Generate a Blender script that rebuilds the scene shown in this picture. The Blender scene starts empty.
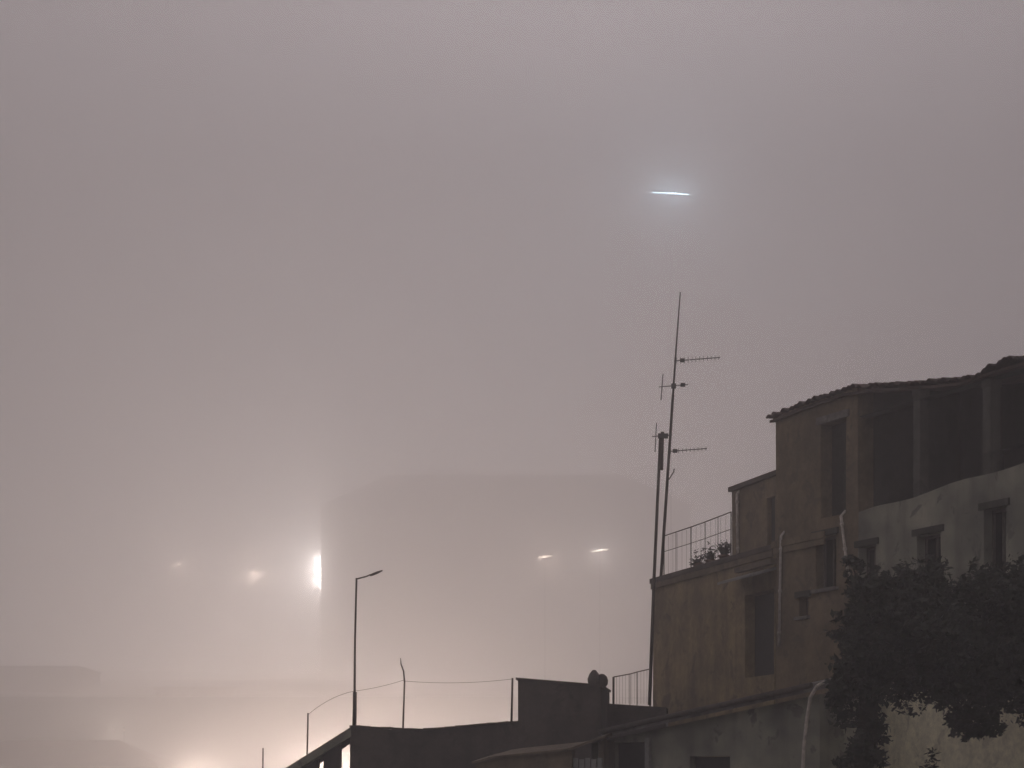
import bpy, math, random
from mathutils import Vector, noise
random.seed(7)
S = bpy.context.scene
COL = S.collection
F, HX, HY, ZC = 2000.0, 512.0, 790.0, 6.0      # focal length in pixels, principal column, horizon row, eye height


def W(px, py, Y):
    """point of the place seen at a pixel, at a chosen distance Y"""
    return Vector(((px - HX) / F * Y, Y, ZC + (HY - py) / F * Y))


# ------------------------------------------------------------------ mesh helper
class MB:
    def __init__(s):
        s.v, s.f, s.sm = [], [], []

    def quad(s, a, b, c, d):
        i = len(s.v); s.v += [Vector(a), Vector(b), Vector(c), Vector(d)]; s.f.append((i, i + 1, i + 2, i + 3)); s.sm.append(False)

    def tri(s, a, b, c):
        i = len(s.v); s.v += [Vector(a), Vector(b), Vector(c)]; s.f.append((i, i + 1, i + 2)); s.sm.append(False)

    def box(s, x0, x1, y0, y1, z0, z1):
        s.hexa([(x0, y0, z0), (x1, y0, z0), (x1, y1, z0), (x0, y1, z0), (x0, y0, z1), (x1, y0, z1), (x1, y1, z1), (x0, y1, z1)])
        return s

    def hexa(s, p):
        i = len(s.v); s.v += [Vector(q) for q in p]
        for f in ((3, 2, 1, 0), (4, 5, 6, 7), (0, 1, 5, 4), (1, 2, 6, 5), (2, 3, 7, 6), (3, 0, 4, 7)):
            s.f.append(tuple(i + k for k in f)); s.sm.append(False)
        return s

    def tube(s, pts, r, seg=8, cap=True):
        pts = [Vector(p) for p in pts]
        rs = r if isinstance(r, (list, tuple)) else [r] * len(pts)
        i0 = len(s.v)
        for k, p in enumerate(pts):
            t = (pts[min(k + 1, len(pts) - 1)] - pts[max(k - 1, 0)]).normalized()
            a = t.orthogonal().normalized() if k == 0 else (a - t * a.dot(t)).normalized()
            b = t.cross(a)
            for j in range(seg):
                w = 2 * math.pi * j / seg
                s.v.append(p + (a * math.cos(w) + b * math.sin(w)) * rs[k])
        for k in range(len(pts) - 1):
            for j in range(seg):
                s.f.append((i0 + k * seg + j, i0 + k * seg + (j + 1) % seg, i0 + (k + 1) * seg + (j + 1) % seg, i0 + (k + 1) * seg + j)); s.sm.append(True)
        if cap:
            s.f.append(tuple(i0 + j for j in reversed(range(seg)))); s.sm.append(False)
            n = i0 + (len(pts) - 1) * seg
            s.f.append(tuple(n + j for j in range(seg))); s.sm.append(False)
        return s

    def lathe(s, c, prof, seg=16):
        """prof: list of (radius, z)"""
        i0 = len(s.v); c = Vector(c)
        for r, z in prof:
            for j in range(seg):
                w = 2 * math.pi * j / seg
                s.v.append(c + Vector((r * math.cos(w), r * math.sin(w), z)))
        for k in range(len(prof) - 1):
            for j in range(seg):
                s.f.append((i0 + k * seg + j, i0 + k * seg + (j + 1) % seg, i0 + (k + 1) * seg + (j + 1) % seg, i0 + (k + 1) * seg + j)); s.sm.append(True)
        s.f.append(tuple(i0 + j for j in reversed(range(seg)))); s.sm.append(False)
        n = i0 + (len(prof) - 1) * seg
        s.f.append(tuple(n + j for j in range(seg))); s.sm.append(False)
        return s

    def wall(s, u0, u1, z0, z1, y0, th, holes=(), top=None, du=0.45, rough=0.012):
        """upright wall from y0 (outer face) to y0+th with rectangular openings and an uneven top"""
        us = {u0, u1}; zs = {z0, z1}
        n = max(1, int((u1 - u0) / du))
        us |= {u0 + (u1 - u0) * k / n for k in range(n + 1)}
        nz = max(1, int((z1 - z0) / 0.6))
        zs |= {z0 + (z1 - z0) * k / nz for k in range(nz + 1)}
        for h in holes:
            us |= {h[0], h[1]}; zs |= {h[2], h[3]}
        us = sorted(u for u in us if u0 - 1e-6 <= u <= u1 + 1e-6); zs = sorted(z for z in zs if z0 - 1e-6 <= z <= z1 + 1e-6)
        us = [u for i, u in enumerate(us) if i == 0 or u - us[i - 1] > 1e-5]; zs = [z for i, z in enumerate(zs) if i == 0 or z - zs[i - 1] > 1e-5]
        A, B = len(us) - 1, len(zs) - 1

        def solid(i, j):
            if not (0 <= i < A and 0 <= j < B): return False
            cu, cz = (us[i] + us[i + 1]) / 2, (zs[j] + zs[j + 1]) / 2
            return not any(h[0] < cu < h[1] and h[2] < cz < h[3] for h in holes)
        idx = {}

        def vid(i, j, back):
            k = (i, j, back)
            if k not in idx:
                u, z = us[i], zs[j]
                if j == B and top: z = top(u)
                d = 0 if back else noise.noise(Vector((u * 1.3, z * 1.3, y0 + 3.1))) * rough * 2
                idx[k] = len(s.v); s.v.append(Vector((u, y0 + (th if back else d), z)))
            return idx[k]
        for i in range(A):
            for j in range(B):
                if not solid(i, j): continue
                q = lambda *c: (s.f.append(tuple(vid(*a) for a in c)), s.sm.append(False))
                q((i, j, 0), (i + 1, j, 0), (i + 1, j + 1, 0), (i, j + 1, 0))
                q((i + 1, j, 1), (i, j, 1), (i, j + 1, 1), (i + 1, j + 1, 1))
                if not solid(i - 1, j): q((i, j, 1), (i, j, 0), (i, j + 1, 0), (i, j + 1, 1))
                if not solid(i + 1, j): q((i + 1, j, 0), (i + 1, j, 1), (i + 1, j + 1, 1), (i + 1, j + 1, 0))
                if not solid(i, j - 1): q((i, j, 1), (i + 1, j, 1), (i + 1, j, 0), (i, j, 0))
                if not solid(i, j + 1): q((i, j + 1, 0), (i + 1, j + 1, 0), (i + 1, j + 1, 1), (i, j + 1, 1))
        return s

    def tiles(s, u0, u1, y0, y1, z, pitch, period=0.21, row=0.36, amp=0.05, th=0.09):
        """clay tile roof: barrel tiles in courses from the eave y0 up to y1; z(u) is the eave height"""
        n = max(1, int((u1 - u0) / period)); seg = 6
        rows = max(1, int((y1 - y0) / row)) if y1 > y0 else 1
        for r in range(rows):
            ya, yb = y0 + (y1 - y0) * r / rows, y0 + (y1 - y0) * (r + 1) / rows + 0.06
            for k in range(n):
                ua = u0 + (u1 - u0) * k / n; ub = u0 + (u1 - u0) * (k + 1) / n
                jz, jy = random.uniform(-.018, .022), random.uniform(-.07, .05)
                if r == 0 and random.random() < .06: jy += .1; jz -= .02
                ra, rb = [], []
                for j in range(seg + 1):
                    t = j / seg; u = ua + (ub - ua) * t
                    h = amp * math.sin(math.pi * t) + jz
                    ra.append(Vector((u, ya + jy, z(u) + (ya - y0) * pitch + h + .03)))
                    rb.append(Vector((u, yb, z(u) + (yb - y0) * pitch + h * .85)))
                lo = [p - Vector((0, 0, .022)) for p in ra]
                for j in range(seg):
                    s.quad(ra[j], ra[j + 1], rb[j + 1], rb[j]); s.quad(lo[j], lo[j + 1], ra[j + 1], ra[j])
                    s.quad(rb[j] - Vector((0, 0, .03)), rb[j + 1] - Vector((0, 0, .03)), lo[j + 1], lo[j])
        # the deck under the tiles
        m = 14
        for k in range(m):
            ua = u0 + (u1 - u0) * k / m; ub = u0 + (u1 - u0) * (k + 1) / m
            yA, yB = y0 + .05, y1
            P = [(ua, yA, z(ua) - th), (ub, yA, z(ub) - th), (ub, yB, z(ub) + (yB - y0) * pitch - th), (ua, yB, z(ua) + (yB - y0) * pitch - th)]
            P += [(p[0], p[1], p[2] + th - .035) for p in P]
            s.hexa(P)
        return s

    def build(s, name, mat, parent=None):
        me = bpy.data.meshes.new(name)
        me.from_pydata([tuple(v) for v in s.v], [], s.f)
        me.polygons.foreach_set("use_smooth", s.sm)
        me.materials.append(mat)
        me.update()
        o = bpy.data.objects.new(name, me); COL.objects.link(o)
        if parent: o.parent = parent
        return o


def tag(o, label=None, cat=None, group=None, kind=None):
    for k, v in (("label", label), ("category", cat), ("group", group), ("kind", kind)):
        if v: o[k] = v
    return o


def empty(name, loc, rz=0.0):
    o = bpy.data.objects.new(name, None); COL.objects.link(o)
    o.location = loc; o.rotation_euler = (0, 0, rz); o.empty_display_size = .3
    return o


def copy_tree(o, parent=None):
    c = o.copy(); COL.objects.link(c)
    if parent: c.parent = parent
    for ch in list(o.children): copy_tree(ch, c)
    return c


class Frame:
    """a facade: local x runs along it, local y into the building, z up"""
    def __init__(s, p0, p1):
        s.o = Vector((p0[0], p0[1])); d = Vector((p1[0], p1[1])) - s.o
        s.len = d.length; s.d = d.normalized(); s.n = Vector((-s.d.y, s.d.x)); s.rz = math.atan2(s.d.y, s.d.x)
        if s.n.y < 0: raise ValueError

    def loc(s, px, py=None, n=0.0):
        o = s.o + s.n * n; a = (px - HX) / F
        u = (a * o.y - o.x) / (s.d.x - a * s.d.y)
        if py is None: return u
        Y = o.y + u * s.d.y
        return u, ZC + (HY - py) / F * Y

    def L(s, px, py, n=0.0):
        u, z = s.loc(px, py, n); return Vector((u, n, z))

    def root(s, name): return empty(name, (s.o.x, s.o.y, 0), s.rz)


# ------------------------------------------------------------------ materials
def new_mat(name):
    m = bpy.data.materials.new(name); m.use_nodes = True
    nt = m.node_tree
    return m, nt, nt.nodes["Principled BSDF"]


def plaster(name, c1, c2, c3, rough=.92, scale=.8, streak=.5, bump=.25, coarse=6.0):
    m, nt, b = new_mat(name); N, Lk = nt.nodes.new, nt.links.new
    tc = N("ShaderNodeTexCoord")
    n1 = N("ShaderNodeTexNoise"); n1.inputs["Scale"].default_value = scale; n1.inputs["Detail"].default_value = 6; n1.inputs["Roughness"].default_value = .62
    mp = N("ShaderNodeMapping"); mp.inputs["Scale"].default_value = (2.2, 2.2, .16)
    n2 = N("ShaderNodeTexNoise"); n2.inputs["Scale"].default_value = 1.3; n2.inputs["Detail"].default_value = 5
    n3 = N("ShaderNodeTexNoise"); n3.inputs["Scale"].default_value = coarse; n3.inputs["Detail"].default_value = 8; n3.inputs["Roughness"].default_value = .7
    for n in (n1, n3): Lk(tc.outputs["Object"], n.inputs["Vector"])
    Lk(tc.outputs["Object"], mp.inputs["Vector"]); Lk(mp.outputs[0], n2.inputs["Vector"])
    r1 = N("ShaderNodeValToRGB"); r1.color_ramp.elements[0].position = .38; r1.color_ramp.elements[1].position = .64
    r1.color_ramp.elements[0].color = (*c1, 1); r1.color_ramp.elements[1].color = (*c2, 1)
    Lk(n1.outputs["Fac"], r1.inputs[0])
    r2 = N("ShaderNodeMapRange"); r2.inputs[1].default_value = .5; r2.inputs[2].default_value = .72; r2.inputs[4].default_value = streak
    Lk(n2.outputs["Fac"], r2.inputs[0])
    mx = N("ShaderNodeMix"); mx.data_type = "RGBA"; mx.inputs["B"].default_value = (*c3, 1)
    Lk(r2.outputs[0], mx.inputs["Factor"]); Lk(r1.outputs[0], mx.inputs["A"])
    n4 = N("ShaderNodeTexNoise"); n4.inputs["Scale"].default_value = scale * 1.9; n4.inputs["Detail"].default_value = 9; n4.inputs["Roughness"].default_value = .68; n4.inputs["Distortion"].default_value = .6
    Lk(tc.outputs["Object"], n4.inputs["Vector"])
    r4 = N("ShaderNodeMapRange"); r4.inputs[1].default_value = .565; r4.inputs[2].default_value = .60; r4.inputs[4].default_value = .75
    Lk(n4.outputs["Fac"], r4.inputs[0])
    mp4 = N("ShaderNodeMix"); mp4.data_type = "RGBA"; mp4.inputs["B"].default_value = (*[q * .5 + w * .5 for q, w in zip(c2, c3)], 1)
    Lk(r4.outputs[0], mp4.inputs["Factor"]); Lk(mx.outputs["Result"], mp4.inputs["A"])
    mx = mp4
    r3 = N("ShaderNodeMapRange"); r3.inputs[1].default_value = .3; r3.inputs[2].default_value = .7; r3.inputs[3].default_value = .72; r3.inputs[4].default_value = 1.2
    Lk(n3.outputs["Fac"], r3.inputs[0])
    ml = N("ShaderNodeMix"); ml.data_type = "RGBA"; ml.blend_type = "MULTIPLY"; ml.inputs["Factor"].default_value = 1
    Lk(mx.outputs["Result"], ml.inputs["A"]); Lk(r3.outputs[0], ml.inputs["B"])
    Lk(ml.outputs["Result"], b.inputs["Base Color"])
    b.inputs["Roughness"].default_value = rough
    bp = N("ShaderNodeBump"); bp.inputs["Strength"].default_value = bump; bp.inputs["Distance"].default_value = .04
    Lk(n3.outputs["Fac"], bp.inputs["Height"]); Lk(bp.outputs[0], b.inputs["Normal"])
    return m


def plain(name, c, rough=.6, metal=0., var=.3, scale=9.):
    m, nt, b = new_mat(name); N, Lk = nt.nodes.new, nt.links.new
    tc = N("ShaderNodeTexCoord"); n = N("ShaderNodeTexNoise"); n.inputs["Scale"].default_value = scale; n.inputs["Detail"].default_value = 5
    Lk(tc.outputs["Object"], n.inputs["Vector"])
    r = N("ShaderNodeMapRange"); r.inputs[1].default_value = .3; r.inputs[2].default_value = .7; r.inputs[3].default_value = 1 - var; r.inputs[4].default_value = 1 + var
    Lk(n.outputs["Fac"], r.inputs[0])
    ml = N("ShaderNodeMix"); ml.data_type = "RGBA"; ml.blend_type = "MULTIPLY"; ml.inputs["Factor"].default_value = 1; ml.inputs["A"].default_value = (*c, 1)
    Lk(r.outputs[0], ml.inputs["B"]); Lk(ml.outputs["Result"], b.inputs["Base Color"])
    b.inputs["Roughness"].default_value = rough; b.inputs["Metallic"].default_value = metal
    return m


def glow(name, c, e):
    m, nt, b = new_mat(name)
    b.inputs["Base Color"].default_value = (.006, .006, .006, 1)
    b.inputs["Emission Color"].default_value = (*c, 1); b.inputs["Emission Strength"].default_value = e
    return m


M = dict(
    brown=plaster("brown_render", (.225, .17, .102), (.125, .098, .064), (.085, .08, .062), streak=.4, scale=.9),
    ochre=plaster("ochre_render", (.31, .235, .125), (.165, .128, .075), (.06, .054, .042), streak=.45),
    grey=plaster("grey_render", (.36, .35, .27), (.14, .142, .118), (.07, .072, .06), scale=.75, streak=.4),
    pale=plaster("lamplit_render", (.80, .75, .54), (.68, .63, .45), (.36, .33, .25), scale=.5, streak=.4),  # cream tone stands for warm lamp light low on the house wall
    darkrender=plaster("dark_render", (.05, .047, .04), (.03, .029, .025), (.025, .025, .021)),  # near-black render of the loggia walls, beam and lintels
    pier=plaster("dark_pier", (.10, .096, .08), (.055, .053, .045), (.03, .03, .026)),
    dark=plaster("dark_concrete", (.10, .08, .068), (.055, .045, .04), (.03, .027, .024), streak=.6),
    fascia=plaster("weathered_concrete", (.22, .205, .19), (.13, .12, .11), (.06, .055, .05), scale=2),
    tan=plaster("tan_render", (.19, .145, .095), (.125, .10, .07), (.06, .05, .042), scale=1.2),
    clay=plaster("clay_tile", (.10, .055, .042), (.055, .036, .031), (.035, .03, .028), scale=3, coarse=14),
    wood=plain("old_wood", (.075, .063, .05), .8),
    shutter=plain("shutter_wood", (.024, .022, .02), .75),
    board=plain("grey_board", (.24, .235, .225), .8, var=.2),
    zinc=plain("zinc_pipe", (.42, .39, .36), .5, .0),
    pvc=plain("pale_plastic_pipe", (.55, .50, .44), .55),
    iron=plain("rusty_iron", (.05, .036, .03), .75, .0),
    alu=plain("dull_aluminium", (.12, .115, .115), .5, .3),
    black=plain("black_plastic", (.02, .02, .02), .5),
    pot=plain("terracotta_pot", (.12, .06, .04), .85),
    bark=plaster("bark", (.05, .042, .033), (.032, .027, .022), (.02, .018, .015), scale=4),
    far=plaster("far_render", (.26, .23, .20), (.20, .18, .155), (.14, .125, .11), scale=.12, coarse=1.0),
    farstone=plaster("far_stone", (.40, .35, .28), (.33, .28, .22), (.2, .17, .14), scale=.15, coarse=1.0),
    farroof=plaster("far_roof", (.13, .09, .075), (.10, .075, .065), (.07, .055, .05), scale=.3, coarse=2.0),
    ground=plaster("ground_soil", (.10, .095, .085), (.07, .068, .06), (.045, .045, .04), scale=.05, coarse=.6),
    hill=plaster("hill_scrub", (.07, .075, .05), (.05, .052, .038), (.10, .09, .07), scale=.02, coarse=.25),
    asphalt=plaster("asphalt", (.055, .053, .05), (.045, .044, .042), (.03, .03, .03), scale=.1, coarse=3.0),
)


def glass_mat():
    m, nt, b = new_mat("dark_window_glass")
    b.inputs["Base Color"].default_value = (.012, .013, .014, 1); b.inputs["Roughness"].default_value = .12
    return m
M["glass"] = glass_mat()


def leaf_mat(name, c1, c2):
    m, nt, b = new_mat(name); N, Lk = nt.nodes.new, nt.links.new
    tc = N("ShaderNodeTexCoord"); n = N("ShaderNodeTexNoise"); n.inputs["Scale"].default_value = 2.6; n.inputs["Detail"].default_value = 4
    Lk(tc.outputs["Object"], n.inputs["Vector"])
    r = N("ShaderNodeValToRGB"); r.color_ramp.elements[0].position = .35; r.color_ramp.elements[1].position = .65
    r.color_ramp.elements[0].color = (*c1, 1); r.color_ramp.elements[1].color = (*c2, 1)
    Lk(n.outputs["Fac"], r.inputs[0]); Lk(r.outputs[0], b.inputs["Base Color"])
    b.inputs["Roughness"].default_value = .7
    return m
M["leaf"] = leaf_mat("dark_leaf", (.010, .013, .008), (.026, .032, .019))
M["lamp_warm"] = glow("lamp_lens_warm", (1, .80, .62), 8)
M["lamp_white"] = glow("lamp_lens_white", (1, .93, .86), 10)
M["lamp_strip"] = glow("lamp_lens_strip", (1, .94, .88), 95)
M["lamp_cold"] = glow("lamp_lens_cold", (.82, .93, 1), .38)
M["lamp_mid"] = glow("lamp_lens_mid", (1, .82, .66), 3.4)
M["lamp_dim"] = glow("lamp_lens_dim", (1, .80, .60), .55)


def point_light(name, loc, power, col, r=.4):
    l = bpy.data.lights.new(name, "POINT"); l.energy = power; l.color = col; l.shadow_soft_size = r
    o = bpy.data.objects.new(name, l); COL.objects.link(o); o.location = loc
    return o


# ================================================================== THE SETTING
g = MB().box(-420, 420, -60, 1320, -.4, 0)
tag(g.build("ground", M["ground"]), "dark bare ground of the valley below the houses", "ground", kind="structure")


def hill_z(x, y):
    def ss(a, b, t):
        t = min(1, max(0, (t - a) / (b - a))); return t * t * (3 - 2 * t)
    z = 26 * ss(290, 428, y) + 56 * max(0, min(1, (y - 445) / 870))
    w = noise.noise(Vector((x * .006, y * .006, 2))) * 5 * ss(600, 700, y) + noise.noise(Vector((x * .03, y * .03, 5))) * 1.6 * ss(290, 330, y) * (1 - ss(400, 425, y) + ss(455, 540, y))
    return z + w - .3


h = MB(); nx, ny = 90, 150
for j in range(ny + 1):
    for i in range(nx + 1):
        x = -419 + 838 * i / nx; y = 280 + (1319 - 280) * j / ny
        h.v.append(Vector((x, y, hill_z(x, y))))
for j in range(ny):
    for i in range(nx):
        a = j * (nx + 1) + i; h.f.append((a, a + 1, a + nx + 2, a + nx + 1)); h.sm.append(True)
tag(h.build("hillside", M["hill"]), "dark hillside fading into the fog behind the roofs", "hill", kind="structure")
r = MB(); ROADZ = 26.0
r.box(-418, 418, 431, 444, 25.6, ROADZ)
tag(r.build("hill_road", M["asphalt"]), "road along the foggy hillside under the lamps", "road", kind="structure")
tag(MB().box(-300, 300, 190, 200, -.2, .006).build("valley_street", M["asphalt"]), "street in the valley in front of the hill", "road", kind="structure")

# ================================================================== MAIN HOUSE (right)
FM = Frame((6.07, 46.0), (9.73, 38.0))
house = FM.root("old_house")
tag(house, "tall old house at right with open roofed loggia and clay tiled eaves", "house")
uL = FM.loc(858)
pz = lambda u: 11.93 + .05 * (u - 2.8) + .03 * math.sin(u * 2.1)              # top of the loggia parapet
OV = -.16; PIT = .13
eave_pts = [(FM.L(p, q, OV).x, FM.L(p, q, OV).z) for p, q in ((770, 418), (800, 405), (835, 394), (852, 388), (900, 386), (945, 382), (975, 378), (990, 369), (1004, 361), (1030, 359))] + [(14, 14.35)]


def eave(u):
    P = eave_pts
    if u <= P[0][0]: return P[0][1]
    for a, b in zip(P, P[1:]):
        if u <= b[0]: return a[1] + (b[1] - a[1]) * (u - a[0]) / (b[0] - a[0])
    return P[-1][1]


d0, d1 = FM.loc(821), FM.loc(846)
zt, zb = FM.L(833, 421).z, FM.L(833, 516).z
sw = [(FM.loc(a), FM.loc(b), FM.L(a, y1).z, FM.L(a, y0).z) for a, b, y0, y1 in ((799, 808, 598, 617), (816, 836, 538, 590))]
MB().wall(0, uL, 0, eave(uL) + .1, 0, .4, [(d0, d1, zb, zt)] + sw, top=lambda u: eave(u) + .06).build("side_wall", M["brown"], house)
# front wall under the loggia
wins = []
for a, b, y0, y1 in ((859, 876, 546, 582), (917, 941, 534, 604), (984, 1006, 508, 580)):
    wins.append((FM.loc(a), FM.loc(b), FM.L((a + b) / 2, y1).z, FM.L((a + b) / 2, y0).z))
wins += [(10.4, 11.3, 9.4, 11.0)]
MB().wall(uL + .003, 13, 0, 12, 0, .4, wins, top=pz).build("front_wall", M["grey"], house)
for k, w in enumerate(wins + sw):
    wd = MB()
    t = .06
    wd.box(w[0], w[0] + t, .2, .27, w[2], w[3]); wd.box(w[1] - t, w[1], .2, .27, w[2], w[3])
    wd.box(w[0] + t, w[1] - t, .2, .27, w[3] - t, w[3]); wd.box(w[0] + t, w[1] - t, .2, .27, w[2], w[2] + t)
    wd.box((w[0] + w[1]) / 2 - .03, (w[0] + w[1]) / 2 + .03, .2, .27, w[2] + t, w[3] - t)
    win = wd.build("window", M["wood"], house)
    MB().box(w[0] + .02, w[1] - .02, .235, .245, w[2] + .02, w[3] - .02).build("pane", M["glass"], win)
    MB().box(w[0] - .1, w[1] + .1, -.08, .19, w[2] - .07, w[2] + .0).build("sill", M["fascia"], win)
    MB().box(w[0] - .12, w[1] + .12, -.05, .18, w[3] + .002, w[3] + .14).build("lintel", M["darkrender"], win)
# door in the side wall
dr = MB().box(d0 + .02, d1 - .02, .28, .33, zb, zt - .02)
for k in range(9):
    z = zb + .12 + k * (zt - zb - .25) / 9
    dr.box(d0 + .1, (d0 + d1) / 2 - .03, .262, .279, z, z + .13); dr.box((d0 + d1) / 2 + .03, d1 - .1, .262, .279, z, z + .13)
door = dr.build("shuttered_door", M["shutter"], house)
MB().tube([((d0 + d1) / 2 + .07, .255, zb + 1), ((d0 + d1) / 2 + .07, .23, zb + 1.02), ((d0 + d1) / 2 + .07, .23, zb + 1.12), ((d0 + d1) / 2 + .07, .255, zb + 1.14)], .012, 6).build("handle", M["iron"], door)
MB().box(d0 - .13, d1 + .13, -.045, .02, zt + .003, zt + .16).build("door_lintel", M["fascia"], house)
# loggia: floor, back wall, pillars
MB().box(uL + .01, 13, .41, 3.3, 10.9, 11.05).build("loggia_floor", M["dark"], house)
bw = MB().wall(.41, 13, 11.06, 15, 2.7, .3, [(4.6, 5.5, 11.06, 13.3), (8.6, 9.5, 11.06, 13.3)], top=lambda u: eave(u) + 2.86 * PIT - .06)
bw.build("loggia_back_wall", M["darkrender"], house)
for a, b in ((4.6, 5.5), (8.6, 9.5)):
    MB().box(a, b, 2.85, 2.9, 11.06, 13.28).build("loggia_door", M["shutter"], house)
for px, w in ((915, .11), (985, .12), (1046, .12)):
    u = FM.loc(px)
    p = MB()
    p.box(u - w, u + w, .04, .04 + 2 * w, pz(u) + .002, eave(u) - .02)
    p.box(u - w - .02, u + w + .02, .02, .06 + 2 * w, eave(u) - .2, eave(u) - .06)
    p.build("pillar", M["pier"], house)
MB().box(uL + .01, 13, .02, .3, 14.02 - .0, 14.03).build("loggia_beam", M["darkrender"], house)
MB().box(uL - .3, uL - .003, .42, 2.69, 11.06, 14.75).build("loggia_end_wall", M["darkrender"], house)
# end wall, far wall, string course, lower wall with lamp light painted in
MB().box(.003, .4, .41, 7, 0, 14.6).build("end_wall", M["brown"], house)
MB().box(.41, 13, 6.7, 7, 0, 14.6).build("rear_wall", M["grey"], house)
sc = MB(); z = FM.L(790, 541).z
sc.box(-.06, 2.1, -.09, -.03, z - .1, z + .05); sc.box(-.03, 2.08, -.06, -.03, z - .24, z - .105)
sc.build("string_course", M["brown"], house)
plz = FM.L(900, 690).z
MB().wall(uL + .3, 13.02, 0, plz, -.06, .045, top=lambda u: plz + .10 * noise.noise(Vector((u * 1.1, 0, 0))) + .1 * (u - 4)).build("lamplit_base", M["pale"], house)  # warm lamp light on the lower wall, put into a paler colour
rf = MB().tiles(-.1, 14, OV, 4.0, eave, PIT)
rf.tiles(-.1, 14, 7.4, 4.1, lambda u: eave(u) + .05, -PIT)
roof = rf.build("tiled_roof", M["clay"], house)
rd = MB()
for k in range(34):
    u = -.1 + k * .42; j = random.uniform(-.02, .03)
    rd.tube([(u, 4.05, eave(u) + 4.2 * PIT + .06 + j), (u + .46, 4.05, eave(u + .46) + 4.2 * PIT + .09 + j)], [.13, .11], 8)
rd.build("ridge_tiles", M["clay"], roof)
# rake tiles along the left gable edge: lumpy
rk = MB()
for k in range(11):
    y = OV + .12 + k * .42
    rk.tube([(-.08 + random.uniform(-.03, .03), y, eave(0) + (y - OV) * PIT + .07), (-.08, y + .46, eave(0) + (y + .46 - OV) * PIT + .04)], [.08, .07], 8)
rk.build("gable_tiles", M["clay"], roof)
# downpipes
def dp(F_, px0, y0, px1, y1, n, r, mat, parent, name="downpipe"):
    a, b = F_.L(px0, y0, n), F_.L(px1, y1, n)
    m = MB().tube([a + Vector((0, .12, .12)), a, b], r, 8)
    for t in (.12, .5, .88):
        c = a.lerp(b, t); m.tube([c - Vector((0, 0, .03)), c + Vector((0, 0, .03))], r + .014, 8)
    return m.build(name, mat, parent)
dp(FM, 781, 536, 779, 646, -.08, .032, M["zinc"], house)
dp(FM, 841, 516, 849, 582, -.07, .032, M["pvc"], house)

# ================================================================== TREE in front of the base
def leafcloud(mb, c, rad, n, size, flat=1.0):
    for _ in range(n):
        while True:
            p = Vector((random.uniform(-1, 1), random.uniform(-1, 1), random.uniform(-1, 1)))
            if p.length <= 1: break
        p = p * (.55 + .45 * p.length)
        q = c + Vector((p.x * rad, p.y * rad, p.z * rad * flat))
        a = Vector((random.gauss(0, 1), random.gauss(0, 1), random.gauss(0, .7))).normalized()
        b = a.orthogonal().normalized(); b = (b * math.cos(1) + a.cross(b) * math.sin(1)) if random.random() < .5 else b
        s_ = size * random.choice((.45, .7, .9, 1.1, 1.6)) * random.uniform(.8, 1.2)
        mb.quad(q - a * s_, q - b * s_ * .45, q + a * s_, q + b * s_ * .45)


TY = 35.5
tb = W(866, 790, TY); tb.z = 0
tree = empty("leafy_tree", tb)
tag(tree, "dark leafy tree against the pale base of the tall old house", "tree")
crown = MB(); clumps = [(868, 605, 20), (862, 640, 15), (895, 612, 34), (888, 655, 33), (932, 615, 40), (930, 660, 34), (962, 645, 40), (974, 692, 30), (970, 716, 19), (1002, 622, 36), (1018, 645, 40), (995, 665, 30), (905, 668, 22), (985, 640, 34), (880, 590, 20), (872, 668, 22),
                    (850, 672, 16), (868, 690, 18), (858, 585, 10), (1045, 620, 45), (1065, 650, 40), (945, 690, 20), (834, 684, 10), (1000, 600, 24), (912, 588, 18), (870, 630, 30), (900, 640, 40), (940, 640, 45), (985, 660, 44), (1015, 610, 34), (955, 605, 34), (860, 665, 22), (990, 695, 20), (950, 665, 34), (885, 685, 18), (855, 612, 14), (1010, 680, 20), (1030, 675, 34), (1040, 700, 22), (978, 728, 12), (962, 720, 13), (852, 565, 8), (846, 640, 10), (840, 700, 12), (1024, 590, 22), (975, 585, 16), (935, 580, 14), (862, 718, 19), (868, 742, 16), (852, 755, 13), (874, 760, 12)]
limbs = MB()
for px, py, rp in clumps:
    c = W(px, py, TY + random.uniform(-.5, .5)) - tb; R = rp / F * TY
    for k in range(5):
        o = Vector((random.gauss(0, .42), random.gauss(0, .6), random.gauss(0, .42))) * R
        leafcloud(crown, c + o, R * .78, int(230 * (rp / 30) ** 2) + 20, .062, .9)
    for k in range(3):                                    # loose sprays standing out of the clump
        w_ = random.uniform(0, 6.28); dv = Vector((math.cos(w_), random.uniform(-.6, .6), math.sin(w_)))
        for q in range(4): leafcloud(crown, c + dv * R * (.9 + .17 * q), R * .16 + .03, 9, .05, .8)
    st = W(880, 655, TY) - tb
    limbs.tube([st, st.lerp(c, .5) + Vector((0, 0, .12)), c], [.045, .03, .012], 6)
crown.build("crown", M["leaf"], tree)
tk = MB(); p0 = Vector((0, 0, 0))
tk.tube([p0, W(863, 790, TY) - tb, W(864, 750, TY) - tb, W(868, 712, TY) - tb, W(874, 680, TY) - tb, W(884, 645, TY) - tb], [.24, .19, .18, .17, .14, .06], 10)
trunk = tk.build("trunk", M["bark"], tree)
limbs.build("limb", M["bark"], tree)
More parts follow.
